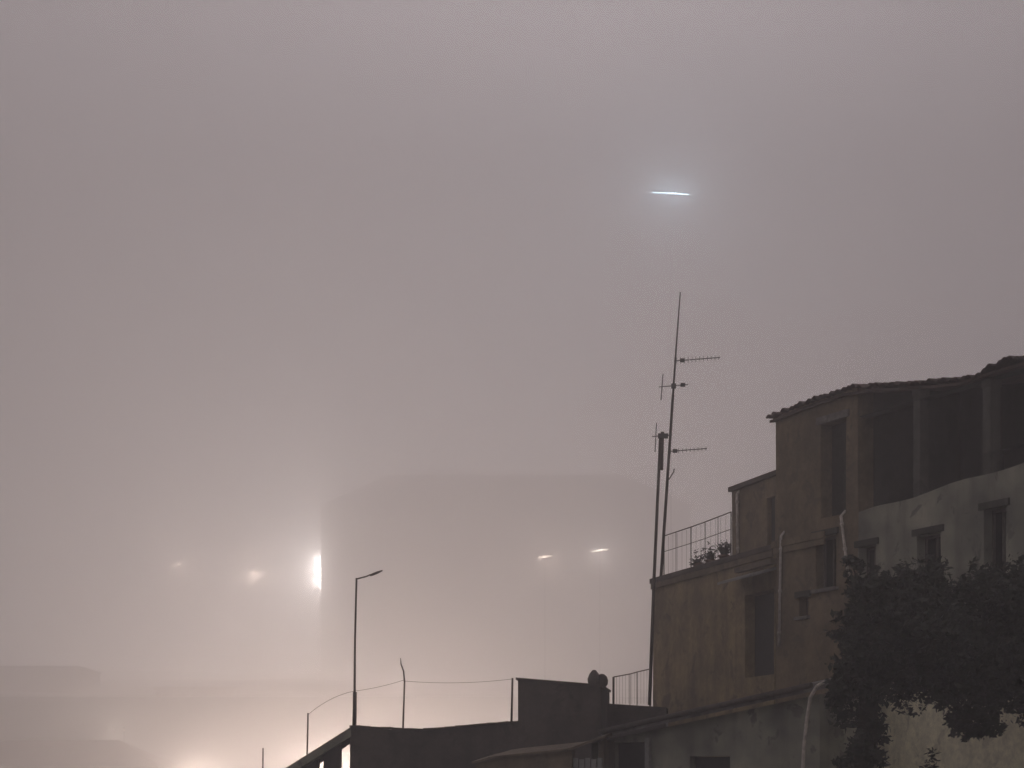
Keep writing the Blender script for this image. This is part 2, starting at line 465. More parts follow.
# two dark bushes at the lower edge
for k, (px, py, rp, Y, lab) in enumerate(((848, 764, 18, 36.5, "low dark bush at left of the tree trunk against the wall"), (929, 772, 17, 36.2, "small dark pointed bush under the tree crown"))):
    c = W(px, py, Y); bt = Vector((c.x, c.y, 0)); e = empty("bush", bt); tag(e, lab, "bush")
    m = MB(); s = MB()
    for i in range(4):
        leafcloud(m, c - bt + Vector((random.gauss(0, .3), random.gauss(0, .3), random.gauss(-.2, .5))) * rp / F * Y, rp / F * Y * .75, 120, .05)
    leafcloud(m, c - bt + Vector((.06, 0, .25)), .14, 60, .045, 1.5)
    leafcloud(m, c - bt - Vector((0, 0, .8)), .6, 260, .05, 1.4)
    m.build("foliage", M["leaf"], e)
    for i in range(4):
        s.tube([(0, 0, 0), (random.uniform(-.15, .15), random.uniform(-.1, .1), (c.z) * .6), c - bt + Vector((random.uniform(-.2, .2), 0, 0))], [.03, .022, .008], 6)
    s.build("stem", M["bark"], e)

# ================================================================== OCHRE HOUSE with roof terrace
FO = Frame((3.81, 54.0), (6.11, 46.3))
och = FO.root("terrace_house")
tag(och, "ochre house with railed roof terrace and small roof room, left of tall house", "house")
TZ = ZC + (HY - 580) / F * 54          # terrace edge
UE = 7.95
a0, a1 = FO.loc(745), FO.loc(774)
oz0, oz1 = FO.L(760, 676).z, FO.L(760, 592).z
b0, b1 = FO.loc(690), FO.loc(706)
MB().wall(0, UE, 0, TZ - .1, 0, .4, [(a0, a1, oz0, oz1)]).build("front_wall", M["ochre"], och)
MB().box(0, .4, .41, 4.4, 0, TZ - .1).build("end_wall", M["ochre"], och)
MB().box(.41, UE, 4.0, 4.4, 0, TZ - .1).build("rear_wall", M["ochre"], och)
MB().box(-.06, UE, -.08, 4.45, TZ - .098, TZ + .03).build("terrace_slab", M["dark"], och)
MB().box(-.04, UE, -.055, -.02, TZ - .25, TZ - .1).build("cornice", M["tan"], och)
MB().box(a0 + .02, a1 - .02, .25, .3, oz0, oz1 - .02).build("terrace_door", M["shutter"], och)
for k, (px0, px1, y0, y1) in enumerate(((668, 684, 625, 668),)):
    pass
# concrete shelf canopy over the dark door
cu0, cu1 = FO.loc(722, n=-.5), FO.loc(757, n=-.5)
cz = FO.L(738, 579, -.5).z
MB().hexa([(cu0, -.62, cz - .05), (cu1, -.62, cz - .05), (cu1, -.02, cz + .12), (cu0, -.02, cz + .12), (cu0, -.62, cz + .01), (cu1, -.62, cz + .01), (cu1, -.02, cz + .19), (cu0, -.02, cz + .19)]).build("door_canopy", M["board"], och)
# second ledge: broken cornice by the tall house
lu0, lu1 = FO.loc(738, n=-.2), FO.loc(775, n=-.2)
lz = FO.L(756, 560, -.2).z
MB().hexa([(lu0, -.3, lz - .2), (lu1, -.3, lz - .2), (lu1, -.145, lz - .2), (lu0, -.145, lz - .2), (lu0, -.3, lz - .08), (lu1, -.3, lz - .08), (lu1, -.145, lz - .08), (lu0, -.145, lz - .08)]).build("broken_ledge", M["tan"], och)
# roof room
N0 = 1.6
ru0, rz0 = FO.loc(732, 486, N0); ru1, rz1 = FO.loc(778, 473, N0); RZ = (rz0 + rz1) / 2
q0, q1 = FO.loc(767, n=N0), FO.loc(775, n=N0)
qz = FO.L(770, 497, N0).z
MB().wall(ru0, ru1, TZ + .032, RZ - .1, N0, .25, [(q0, q1, TZ + .032, qz)]).build("roof_room_wall", M["brown"], och)
MB().box(ru0, ru0 + .25, N0 + .255, 4.3, TZ + .032, RZ - .1).build("roof_room_side", M["brown"], och)
MB().box(q0 + .01, q1 - .01, N0 + .12, N0 + .16, TZ + .034, qz - .01).build("roof_room_door", M["shutter"], och)
rr = MB().hexa([(ru0 - .08, N0 - .08, RZ - .098), (ru1 + .1, N0 - .08, RZ - .098), (ru1 + .1, 4.4, RZ - .02), (ru0 - .08, 4.4, RZ - .02), (ru0 - .08, N0 - .08, RZ + .02), (ru1 + .1, N0 - .08, RZ + .02), (ru1 + .1, 4.4, RZ + .1), (ru0 - .08, 4.4, RZ + .1)])
rr.build("roof_room_roof", M["dark"], och)
dp(FO, 737, 494, 738, 556, N0 - .06, .04, M["pvc"], och)
# railing on the terrace edge
rl = MB()
rp = []
for px, pt in ((664, 536), (676, 532), (691, 527), (705, 522), (718, 517), (731, 512)):
    u = FO.loc(px, n=.12); zt_ = FO.L(px, pt, .12).z
    rl.tube([(u, .12, TZ + .03), (u, .12, zt_)], .016 if px in (664, 691, 731) else .009, 6); rp.append(Vector((u, .12, zt_)))
rl.tube(rp, .014, 6)
rl.tube([p - Vector((0, 0, .42)) for p in rp], .009, 6)
for k in range(15):
    t = k / 14; p = rp[0].lerp(rp[-1], t); rl.tube([(p.x, .12, TZ + .03), (p.x, .12, p.z - .05)], .003, 5)
rl.build("railing", M["iron"], och)

# potted plants on the terrace
plants = [(698, .55, .16, "spiky dark plant in a pot, leftmost behind the terrace railing"), (711, .6, .26, "taller spiky plant in a clay pot midway along the terrace railing"), (724, .5, .34, "bushiest potted plant on the terrace, beside the roof room")]
for px, n, hgt, lab in plants:
    u = FO.loc(px, n=n); p = FO.o + FO.d * u + FO.n * n
    e = empty("potted_plant", (p.x, p.y, TZ + .03)); tag(e, lab, "plant", "potted plants on the roof terrace")
    MB().lathe((0, 0, 0), [(.09, 0), (.13, .2), (.145, .2), (.145, .24), (.115, .24), (.11, .21)], 14).build("pot", M["pot"], e)
    m = MB()
    for k in range(46):
        w = random.uniform(0, 6.28); t = random.uniform(.05, .32); hh = hgt * random.uniform(.5, 1.1)
        b = Vector((.04 * math.cos(w), .04 * math.sin(w), .2)); e2 = Vector((t * math.cos(w), t * math.sin(w), .2 + hh)); s_ = Vector((-math.sin(w), math.cos(w), 0)) * .018
        mid = b.lerp(e2, .55) + Vector((0, 0, .06))
        m.quad(b - s_, b + s_, mid + s_, mid - s_); m.tri(mid - s_, mid + s_, e2)
    leafcloud(m, Vector((0, 0, .25 + hgt * .4)), .2 + .1 * random.random(), 90, .05, 1.3)
    m.build("foliage", M["leaf"], e)

# ================================================================== ANTENNA MASTS
def yagi(parent, a, b, n_el, el, vertical=True, r=.014, box=True):
    m = MB(); d = (b - a)
    m.tube([a, b], r, 6)
    up = Vector((0, 0, 1)) if vertical else Vector((0, 1, 0))
    for k in range(n_el):
        t = (k + .7) / n_el; c = a.lerp(b, t); l = el * (1 - .35 * t)
        m.tube([c - up * l, c + up * l], .006, 5)
    o = m.build("antenna", M["alu"], parent)
    if box:
        c = a.lerp(b, .18); MB().box(c.x - .06, c.x + .06, c.y - .04, c.y + .04, c.z - .045, c.z + .045).build("dipole_box", M["black"], o)
    return o


MY = 53.4
m0 = W(661, 578, MY); m0.z = TZ + .03
am = empty("antenna_mast", m0); tag(am, "tall thin antenna mast on the terrace corner, higher of the two", "antenna", "antenna masts by the roof terrace")
wl = lambda px, py, Y=MY: W(px, py, Y) - m0
MB().tube([wl(661, 577), wl(668, 470), wl(673, 395)], [.042, .038, .034], 8).build("lower_pole", M["iron"], am)
MB().tube([wl(673, 395), wl(676, 350), wl(680.3, 292)], [.028, .024, .014], 8).build("upper_pole", M["iron"], am)
yagi(am, wl(674, 361), wl(720, 357.5), 12, .09, True)
yagi(am, wl(688, 384.5), wl(659, 387), 1, .0, True, .012)
MB().tube([wl(661, 400), wl(663, 374)], .014, 6).build("reflector_rod", M["alu"], am)
yagi(am, wl(668, 451.5), wl(707, 448.5), 10, .07, True)
c = wl(671.5, 474); MB().tube([c + Vector((-.08, 0, -.16)), c + Vector((.06, 0, .06)), c + Vector((.07, 0, .14))], .016, 6).build("clamp", M["iron"], am)
MB().box(*[v for q in ((wl(674, 386).x - .07, wl(674, 386).x + .05), (wl(674, 386).y - .05, wl(674, 386).y + .05), (wl(674, 386).z - .06, wl(674, 386).z + .06)) for v in q]).build("mast_bracket", M["black"], am)

MY2 = 52.0
n0 = W(649.5, 705, MY2)
an = empty("antenna_mast", n0); tag(an, "shorter antenna mast rising past the corner of the ochre house", "antenna", "antenna masts by the roof terrace")
wn = lambda px, py: W(px, py, MY2) - n0
MB().tube([(0, 0, 0), wn(654, 580), wn(660.5, 434)], [.046, .042, .036], 8).build("pole", M["iron"], an)
MB().tube([wn(661.5, 470), wn(662.5, 432)], .044, 8).build("pole_sleeve", M["iron"], an)
yagi(an, wn(652, 436.5), wn(672, 435), 1, 0, True, .014, False)
MB().tube([wn(655, 452), wn(656.5, 423)], .014, 6).build("reflector_rod", M["alu"], an)
cc = wn(663, 436); MB().box(cc.x - .13, cc.x + .13, cc.y - .05, cc.y + .05, cc.z - .06, cc.z + .06).build("junction_box", M["black"], an)

# ================================================================== LOW BUILDING with lean-to eave
FL = Frame((2.02, 46.0), (6.15, 41.0))
low = FL.root("lean_to_building")
tag(low, "low dark building with pale sloping eave in front of the ochre house", "building")
zl0, zl1 = FL.L(606, 735).z, FL.L(812, 690).z
lt = lambda u: zl0 + (zl1 - zl0) * (u - FL.loc(606)) / (FL.len - FL.loc(606))
ho = [(FL.loc(613), FL.loc(645), 4.5, FL.L(630, 742).z), (FL.loc(690), FL.loc(730), 5.2, FL.L(710, 756).z)]
MB().wall(-.3, 6.7, 0, 7.3, 0, .3, ho, top=lambda u: lt(u) - .12).build("front_wall", M["grey"], low)
MB().box(-.3, 0, .31, 1.8, 0, 6.9).build("end_wall", M["dark"], low)
MB().box(6.4, 6.7, .31, 1.8, 0, 7.9).build("end_wall", M["grey"], low)
for hh in ho:
    MB().box(hh[0] + .02, hh[1] - .02, .16, .2, hh[2], hh[3] - .02).build("door_panel", M["shutter"], low)
MB().box(FL.loc(648), FL.loc(652), -.1, -.02, 0, FL.L(650, 738).z).build("post", M["board"], low)
u0, u1 = FL.loc(603, n=-.35), FL.loc(815, n=-.35)
la = lambda u, dz, n: (u, n, lt(u) + dz)
MB().hexa([la(u0, -.1, -.4), la(u1, -.1, -.4), la(u1, .3, 1.85), la(u0, .3, 1.85), la(u0, .06, -.4), la(u1, .06, -.4), la(u1, .5, 1.85), la(u0, .5, 1.85)]).build("lean_to_roof", M["fascia"], low)
gt = MB().tube([la(u0, .02, -.46), la(u1, .02, -.46)], .06, 8)
gt.build("gutter", M["dark"], low)
pp = [FL.L(824, 682, -.5), FL.L(817, 686, -.5), FL.L(810.5, 697, -.5), FL.L(807, 718, -.5), FL.L(804, 745, -.5), FL.L(802.5, 775, -.5), FL.L(802, 900, -.5)]
MB().tube(pp, .036, 8).build("swan_neck_pipe", M["pvc"], low)

# ================================================================== TERRACED HOUSE (centre, dark)
FT = Frame((-4.05, 50.0), (2.3, 49.2))
ter = FT.root("flat_roofed_house")
tag(ter, "dark flat roofed house low in the centre with a square stair tower", "house")
k1, z1 = FT.loc(350, 727); k2, z2 = FT.loc(420, 731); k3, z3 = FT.loc(519, 722.5)


def ptop(u):
    return z1 + (z2 - z1) * (u - k1) / (k2 - k1) if u < k2 else z2 + (z3 - z2) * (u - k2) / (k3 - k2)


MB().wall(k1, k3, 0, 7.5, 0, .3, top=lambda u: ptop(u) + .025 * noise.noise(Vector((u * 3, 1, 1)))).build("parapet_wall", M["dark"], ter)
MB().box(k1, k1 + .3, .31, 5, 0, 7.4).build("side_wall", M["dark"], ter)
MB().box(k1 + .31, k3 + .2, .31, 5, 6.6, 6.75).build("roof_deck", M["dark"], ter)
cp = MB()
n_ = 16
for i in range(n_):
    ua, ub = k1 + (k3 - k1) * i / n_, k1 + (k3 - k1) * (i + 1) / n_ - .004
    ja, jb = ptop(ua) + random.uniform(-.012, .012), ptop(ub) + random.uniform(-.012, .012)
    cp.hexa([(ua, -.06, ja), (ub, -.06, jb), (ub, .36, jb), (ua, .36, ja), (ua, -.06, ja + .05), (ub, -.06, jb + .05), (ub, .36, jb + .05), (ua, .36, ja + .05)])
cp.build("coping", M["dark"], ter)
# stair tower
s0, sz0 = FT.loc(518, 680, -.3); s1, sz1 = FT.loc(601, 687, -.3)
MB().wall(s0, s1, 0, 8.4, -.3, .3, top=lambda u: sz0 + (sz1 - sz0) * (u - s0) / (s1 - s0)).build("stair_tower", M["dark"], ter)
MB().box(s0, s0 + .25, .002, 2.4, 0, sz0 - .01).build("stair_tower_side", M["dark"], ter)
MB().hexa([(s0 - .05, -.36, sz0 - .0), (s1 + .03, -.36, sz1), (s1 + .03, 2.5, sz1), (s0 - .05, 2.5, sz0), (s0 - .05, -.36, sz0 + .06), (s1 + .03, -.36, sz1 + .06), (s1 + .03, 2.5, sz1 + .06), (s0 - .05, 2.5, sz0 + .06)]).build("stair_tower_roof", M["dark"], ter)
MB().box(s1 - .25, s1, .002, 2.4, 0, sz1 - .01).build("stair_tower_side", M["dark"], ter)
# rear terrace wall
FR = Frame((FT.o.x + FT.d.x * FT.loc(598) + .0, 52.2), (4.0, 51.8))
rt0 = (FR.o.x, 51.85)
u_a, z_a = FT.loc(600, 703, 1.9); u_b, z_b = FT.loc(654, 706.5, 1.9)
MB().wall(u_a - .6, u_b + .3, 0, 8, 1.9, 1.2, top=lambda u: z_a + (z_b - z_a) * (u - u_a) / (u_b - u_a)).build("rear_terrace_wall", M["dark"], ter)
rg = MB()
rpts = []
for px, pt, rr_ in ((613.5, 677, .03), (630, 674, .01), (637, 672, .011), (650, 669, .022)):
    u, zt2 = FT.loc(px, pt, 2.0); zb2 = z_a + (z_b - z_a) * (u - u_a) / (u_b - u_a)
    rg.tube([(u, 2.0, zb2), (u, 2.0, zt2)], rr_, 6); rpts.append(Vector((u, 2.0, zt2)))
rg.tube(rpts, .014, 6)
for k in range(1, 12):
    p = rpts[0].lerp(rpts[-1], k / 12); rg.tube([(p.x, 2.0, z_a - .02), (p.x, 2.0, p.z)], .004, 4)
rg.build("railing", M["iron"], ter)
# stair canopy sloping down to the left
ca, cb = FT.L(352, 727, .1), FT.L(288, 769.5, .1)
cn = MB()
ext = (cb - ca) * .35
e0, e1 = ca, cb + ext
cn.hexa([(e1.x, -.5, e1.z - .2), (e0.x, -.02, e0.z - .24), (e0.x, 1.1, e0.z - .24), (e1.x, 1.1, e1.z - .2), (e1.x, -.5, e1.z), (e0.x, -.02, e0.z), (e0.x, 1.1, e0.z), (e1.x, 1.1, e1.z)])
cn.build("stair_canopy", M["grey"], ter)
pw = MB()
pa, pb = FT.loc(322.5), FT.loc(339)
cz_ = lambda u: e0.z + (e1.z - e0.z) * (u - e0.x) / (e1.x - e0.x)
pw.hexa([(pa, .12, 0), (pb, .12, 0), (pb, .35, 0), (pa, .35, 0), (pa, .12, cz_(pa) - .2), (pb, .12, cz_(pb) - .2), (pb, .35, cz_(pb) - .2), (pa, .35, cz_(pa) - .2)])
pw.build("canopy_pier", M["dark"], ter)
pc, pd = FT.loc(298), FT.loc(317)
MB().hexa([(pc, .12, 0), (pd, .12, 0), (pd, .35, 0), (pc, .35, 0), (pc, .12, cz_(pc) - .2), (pd, .12, cz_(pd) - .2), (pd, .35, cz_(pd) - .2), (pc, .35, cz_(pc) - .2)]).build("canopy_pier", M["dark"], ter)

# chimney cowl on the stair tower corner
cb_ = W(598, 687, 51.4); cb_.z = W(598, 703, 51.4).z
ch = empty("chimney", cb_); tag(ch, "small dark chimney with lumpy round cowl beside the stair tower", "chimney")
MB().lathe((0, 0, 0), [(.13, -.1), (.125, .2), (.14, .38), (.19, .42)], 12).build("flue", M["dark"], ch)
cw = MB()
cw.lathe((-.1, 0, .42), [(.08, 0), (.16, .1), (.17, .2), (.12, .33), (.05, .42), (.02, .43)], 12)
cw.lathe((.1, .02, .40), [(.09, 0), (.15, .08), (.16, .18), (.13, .28), (.06, .34), (.02, .35)], 12)
cw.build("cowl", M["dark"], ch)

# pole with arm on the parapet corner
PY = 50.1
pb_ = W(354.5, 726, PY); pb_.z = z1 + .05
po = empty("lamp_post", pb_); tag(po, "unlit thin post with short slanting arm on the flat roof corner", "lamp post")
wp = lambda px, py: W(px, py, PY) - pb_
MB().tube([(0, 0, 0), wp(355, 640), wp(356.5, 578)], [.032, .026, .022], 8).build("pole", M["iron"], po)
MB().tube([wp(354.4, 727), wp(355, 692)], .052, 8).build("pole_sleeve", M["iron"], po)
MB().tube([wp(356.5, 579), wp(366, 576.5), wp(371, 574.5)], .018, 6).build("arm", M["iron"], po)
hd = MB(); a, b = wp(370, 575.5), wp(382.5, 570.5)
hd.tube([a, a.lerp(b, .2), a.lerp(b, .6), b], [.02, .032, .032, .016], 8); hd.build("lamp_head", M["iron"], po)

# fence stakes and washing wire
stakes = [
    ([(403, 728), (404.5, 682)], [(404.5, 682), (403.5, 671), (401, 664), (400.5, 658)], .024, 50.15, "bent iron stake with curled tip standing on the parapet"),
    ([(511.5, 722), (512.5, 678)], None, .028, 50.15, "straight iron stake beside the stair tower"),
    ([(306.5, 785), (308, 713)], None, .024, 51.6, "straight stake standing behind the sloping stair canopy"),
    ([(262.5, 785), (263, 748)], None, .022, 51.6, "short stake furthest left of the roof stakes"),
]
for shaft, tip, r_, Y, lab in stakes:
    b = W(*shaft[0], Y); t = W(*shaft[1], Y)
    if Y < 51: b.z = ptop(FT.loc(shaft[0][0], n=.12)) + .03
    e = empty("stake", b); tag(e, lab, "stake", "stakes along the flat roof")
    MB().tube([Vector((0, 0, 0)), t - b], [r_, r_ * .85], 6).build("shaft", M["iron"], e)
    if tip: MB().tube([W(p, q, Y) - b for p, q in tip], [r_ * .9, r_ * .8, r_ * .7, r_ * .3], 6).build("tip", M["iron"], e)


def sag(a, b, s, n=14):
    return [a.lerp(b, t / n) - Vector((0, 0, 4 * s * (t / n) * (1 - t / n))) for t in range(n + 1)]


tag(MB().tube(sag(W(512, 679, 50.15), W(404, 681, 50.15), .07), .005, 5).build("wire", M["iron"]), "wire strung from the straight stake to the bent stake", "wire", "wires strung between the roof stakes")
tag(MB().tube(sag(W(404, 680, 50.15), W(355.3, 691, 50.1), .03), .005, 5).build("wire", M["iron"]), "wire strung from the bent stake to the unlit lamp post", "wire", "wires strung between the roof stakes")
tag(MB().tube(sag(W(355, 691, 50.1), W(307.5, 715, 51.6), -.1), .005, 5).build("wire", M["iron"]), "wire running down from the lamp post to the stake behind the canopy", "wire", "wires strung between the roof stakes")
tag(MB().wall(-8.5, -4.3, 0, W(0, 784, 51.6).z, 51.5, .3).build("garden_wall", M["dark"]), "low dark garden wall under the two leftmost stakes", "wall")

# tan shed in front
FS = Frame((-.8, 45.4), (2.1, 44.6))
shed = FS.root("shed"); tag(shed, "low tan shed with sagging roof edge below the stair tower", "shed")
sp = [(FS.loc(p), FS.L(p, q).z) for p, q in ((476, 764), (492, 759), (530, 755), (570, 751), (604, 738))]


def stop(u):
    if u <= sp[0][0]: return sp[0][1]
    for a, b in zip(sp, sp[1:]):
        if u <= b[0]: return a[1] + (b[1] - a[1]) * (u - a[0]) / (b[0] - a[0])
    return sp[-1][1]


SU0, SU1 = sp[0][0], sp[-1][0]
MB().wall(SU0, SU1, 0, 6.6, 0, .25, [(FS.loc(572), FS.loc(603), 0.0 + 4.6, FS.L(588, 757).z)], top=stop).build("shed_wall", M["tan"], shed)
MB().box(SU0, SU0 + .2, .26, 1.7, 0, sp[0][1] - .05).build("shed_side", M["tan"], shed)
MB().box(SU1 - .2, SU1, .26, 1.7, 0, sp[-1][1] - .05).build("shed_side", M["tan"], shed)
dbs = MB(); uu0, uu1 = FS.loc(572) + .01, FS.loc(603) - .01
for k in range(5):
    a = uu0 + (uu1 - uu0) * k / 5; dbs.box(a, a + (uu1 - uu0) / 5 - .03, .08, .12, 4.6, FS.L(588, 757).z - .02 - .03 * (k % 2))
dbs.build("plank_door", M["board"], shed)
rs = MB()
for k in range(16):
    a, b = SU0 - .06 + (SU1 - SU0 + .12) * k / 16, SU0 - .06 + (SU1 - SU0 + .12) * (k + 1) / 16
    rs.hexa([(a, -.12, stop(a) + .003), (b, -.12, stop(b) + .003), (b, 1.8, stop(b) + .2), (a, 1.8, stop(a) + .2), (a, -.12, stop(a) + .055), (b, -.12, stop(b) + .055), (b, 1.8, stop(b) + .26), (a, 1.8, stop(a) + .26)])
rs.build("shed_roof", M["tan"], shed)

# ================================================================== FAR BUILDINGS IN THE FOG
def far_block(name, label, cat, px0, px1, pytop, Y, depth, mat, rooftop=None, rows=0, cols=0, hipped=0.0):
    a, b = W(px0, pytop, Y), W(px1, pytop, Y)
    e = empty(name, ((a.x + b.x) / 2, Y, 0)); tag(e, label, cat)
    w = (b.x - a.x) / 2; H = a.z
    m = MB(); holes = []
    if rows:
        for r in range(rows):
            for c in range(cols):
                u = -w + (c + .5) * 2 * w / cols; z = H - 3 - r * 4.2
                holes.append((u - .6, u + .6, z - 1.8, z))
    m.wall(-w, w, 0, H, 0, .6, holes, du=3, rough=0); m.box(-w, -w + .6, .61, depth, 0, H); m.box(w - .6, w, .61, depth, 0, H); m.box(-w + .61, w - .61, depth - .6, depth, 0, H)
    m.build("wall", mat, e)
    for hh in holes:
        wn_ = MB().box(hh[0] + .02, hh[1] - .02, .3, .36, hh[2], hh[3]).build("window", M["shutter"], e)
    if hipped:
        o = .5; k = min(w, depth / 2) * .8
        A = [(-w - o, -o, H + .003), (w + o, -o, H + .003), (w + o, depth + o, H + .003), (-w - o, depth + o, H + .003)]
        R = [(-w + k, depth / 2, H + hipped), (w - k, depth / 2, H + hipped)]
        m = MB(); m.quad(A[0], A[1], R[1], R[0]); m.tri(A[1], A[2], R[1]); m.quad(A[2], A[3], R[0], R[1]); m.tri(A[3], A[0], R[0]); m.quad(A[3], A[2], A[1], A[0])
        m.build("hip_roof", M["farroof"], e)
    else:
        MB().box(-w - .3, w + .3, -.3, depth + .3, H + .003, H + .6).build("flat_roof", M["farroof"], e)
    return e


BLK = far_block("tower_block", "tall building ghosted in fog, bright light on its left edge", "building", 321, 690, 506, 1000, 80, M["far"], hipped=22)
far_block("fogged_house", "faint house at far left, its flat top fading into fog", "house", -70, 78, 668, 560, 30, M["far"])
far_block("hipped_house", "pale fogged house with dark hipped roof at bottom left corner", "house", -60, 158, 766, 285, 18, M["far"], hipped=3.9)

# church front, floodlit
CY = 520
cx = W(196, 0, CY).x
chu = empty("church_front", (cx, CY, 0)); tag(chu, "floodlit stone church front dissolving in warm fog at lower left", "church")
cw_ = 40 / F * CY; chh = W(0, 690, CY).z
MB().wall(-cw_, cw_, 0, chh, 0, 1.0, [(-1.1, 1.1, 0, 5.0)], du=2, rough=0).build("facade", M["farstone"], chu)
MB().hexa([(-cw_, 1.01, 0), (cw_, 1.01, 0), (cw_, 18, 0), (-cw_, 18, 0), (-cw_, 1.01, chh - 2), (cw_, 1.01, chh - 2), (cw_, 18, chh - 2), (-cw_, 18, chh - 2)]).build("nave", M["farstone"], chu)
for k in range(5):
    u = -cw_ + .7 + k * (2 * cw_ - 1.4) / 4
    p = MB(); p.box(u - .55, u + .55, -.7, -.02, 0, chh - 1.6); p.box(u - .8, u + .8, -.9, -.02, chh - 1.6, chh - .9)
    p.build("pilaster", M["farstone"], chu)
MB().box(-cw_ - .5, cw_ + .5, -1.1, 1.2, chh + .003, chh + .8).build("cornice", M["farstone"], chu)
MB().box(-1.05, 1.05, .5, .6, 0, 4.95).build("door", M["wood"], chu)

# ================================================================== LAMPS
WARM = (1, .80, .67); WHITE = (1, .9, .82); COLD = (.62, .84, 1)
PW = dict(strip=2600000, hill=9000, hill2=12000, dim=34000, mast=24000, flood=130000, street=66000, roof=3500)


def hill_lamp(px, py, Y, hl, tilt, lens, power, label, col):
    head = W(px, py, Y); base = Vector((head.x, Y + .6, ROADZ if Y < 500 else hill_z(head.x, Y + .6)))
    e = empty("street_lamp", base); tag(e, label, "street lamp", "street lamps along the hillside road")
    hz = head.z - base.z
    MB().tube([(0, 0, 0), (0, 0, hz * .6), (0, 0, hz + .2), (0, -.25, hz + .34)], [.035, .028, .025, .025], 8).build("pole", M["black"], e)
    t = hl / 2 * tilt
    P = [(-hl / 2, -.95, hz - t), (hl / 2, -.95, hz + t), (hl / 2, -.3, hz + t), (-hl / 2, -.3, hz - t)]
    hd_ = MB().hexa([(p[0], p[1], p[2] + .08) for p in P] + [(p[0], p[1], p[2] + .26) for p in P]).build("lamp_head", M["alu"], e)
    MB().hexa([(p[0] * .94, p[1] - .02, p[2] - .1) for p in P] + [(p[0] * .94, p[1] - .02, p[2] + .078) for p in P]).build("lens", lens, hd_)
    point_light("lamp_light", (head.x, Y - .6, head.z - .6), power, col)


hill_lamp(545, 557, 436, 3.2, .16, M["lamp_mid"], PW["hill"], "hillside street lamp second from right, its lit head tilting up rightward", WARM)
hill_lamp(600, 550.5, 436, 3.8, .12, M["lamp_mid"], PW["hill2"], "brighter hillside street lamp nearest to the antenna masts", WHITE)
hill_lamp(255, 573, 560, 1.8, .1, M["lamp_mid"], PW["dim"], "small warm hillside lamp left of the bright vertical light", WARM)
hill_lamp(179, 565, 560, 1.5, .1, M["lamp_mid"], PW["dim"] * .5, "faintest hillside lamp, furthest left in the fog", WARM)

# vertical lit strip on the left wall of the tower block
SY = 1006
sx = W(321, 0, 1000).x - .02
st = empty("wall_light", (sx, SY, W(0, 588, SY).z)); tag(st, "bright vertical light strip on the left edge of the fogged tall building", "wall light")
hgt = 32 / F * SY
MB().box(-.22, -.02, -.5, .5, -.1, hgt + .1).build("housing", M["alu"], st)
MB().box(-1.2, -.225, -.3, .3, 0, hgt).build("tube_lens", M["lamp_strip"], st)
for k in (-1, 0, 1):
    point_light("strip_light", (sx - 2.2, SY - .2, W(0, 571 + k * 11, SY).z), PW["strip"] / 3, (1, .93, .87), .3)

# high mast with floodlight bar
XY = 400
mt = W(671, 194, XY); mb_ = Vector((mt.x, XY, hill_z(mt.x, XY)))
ms = empty("light_mast", mb_); tag(ms, "slender mast lost in fog, cold floodlight bar at its top", "light mast")
MB().tube([(0, 0, 0), (0, 0, mt.z - mb_.z)], [.06, .02], 6).build("pole", M["black"], ms)
hw = 18 / F * XY; hz = mt.z - mb_.z
bar = MB().hexa([(-hw, -.1, hz + .30), (hw, -.1, hz - .14), (hw, .1, hz - .14), (-hw, .1, hz + .30), (-hw, -.1, hz + .42), (hw, -.1, hz - .02), (hw, .1, hz - .02), (-hw, .1, hz + .42)]).build("floodlight_bar", M["black"], ms)
MB().hexa([(-hw, -.14, hz + .22), (hw, -.14, hz - .22), (hw, .1, hz - .22), (-hw, .1, hz + .22), (-hw, -.14, hz + .297), (hw, -.14, hz - .143), (hw, .1, hz - .143), (-hw, .1, hz + .297)]).build("lens", M["lamp_cold"], bar)
for k in (-2, -1, 0, 1, 2):
    point_light("mast_light", (mt.x + k * 1.6, XY - 1.0, mt.z + .1 - k * .12), PW["mast"] / 5, COLD, .3)

# church floodlights and valley street lamps just under the frame
for k, u in enumerate((-4.0, 0.0, 4.0)):
    p = (cx + u, CY - 9, 0.0)
    e = empty("floodlight", p); tag(e, ("floodlight on the ground below the left of the church front", "floodlight on the ground before the church door", "floodlight on the ground below the right of the church front")[k], "floodlight", "floodlights below the church front")
    MB().box(-.3, .3, -.2, .2, .002, .25).build("stand", M["black"], e)
    hd2 = MB().box(-.45, .45, -.15, .15, .253, .8).build("housing", M["black"], e)
    MB().box(-.4, .4, .152, .18, .29, .76).build("lens", M["lamp_warm"], hd2)
    l = bpy.data.lights.new("flood_light", "SPOT"); l.energy = PW["flood"]; l.color = WARM; l.spot_size = math.radians(75); l.spot_blend = .6; l.shadow_soft_size = .3
    lo = bpy.data.objects.new("flood_light", l); COL.objects.link(lo); lo.location = (p[0], p[1] + .4, 1.2); lo.rotation_euler = (math.radians(148), 0, 0)
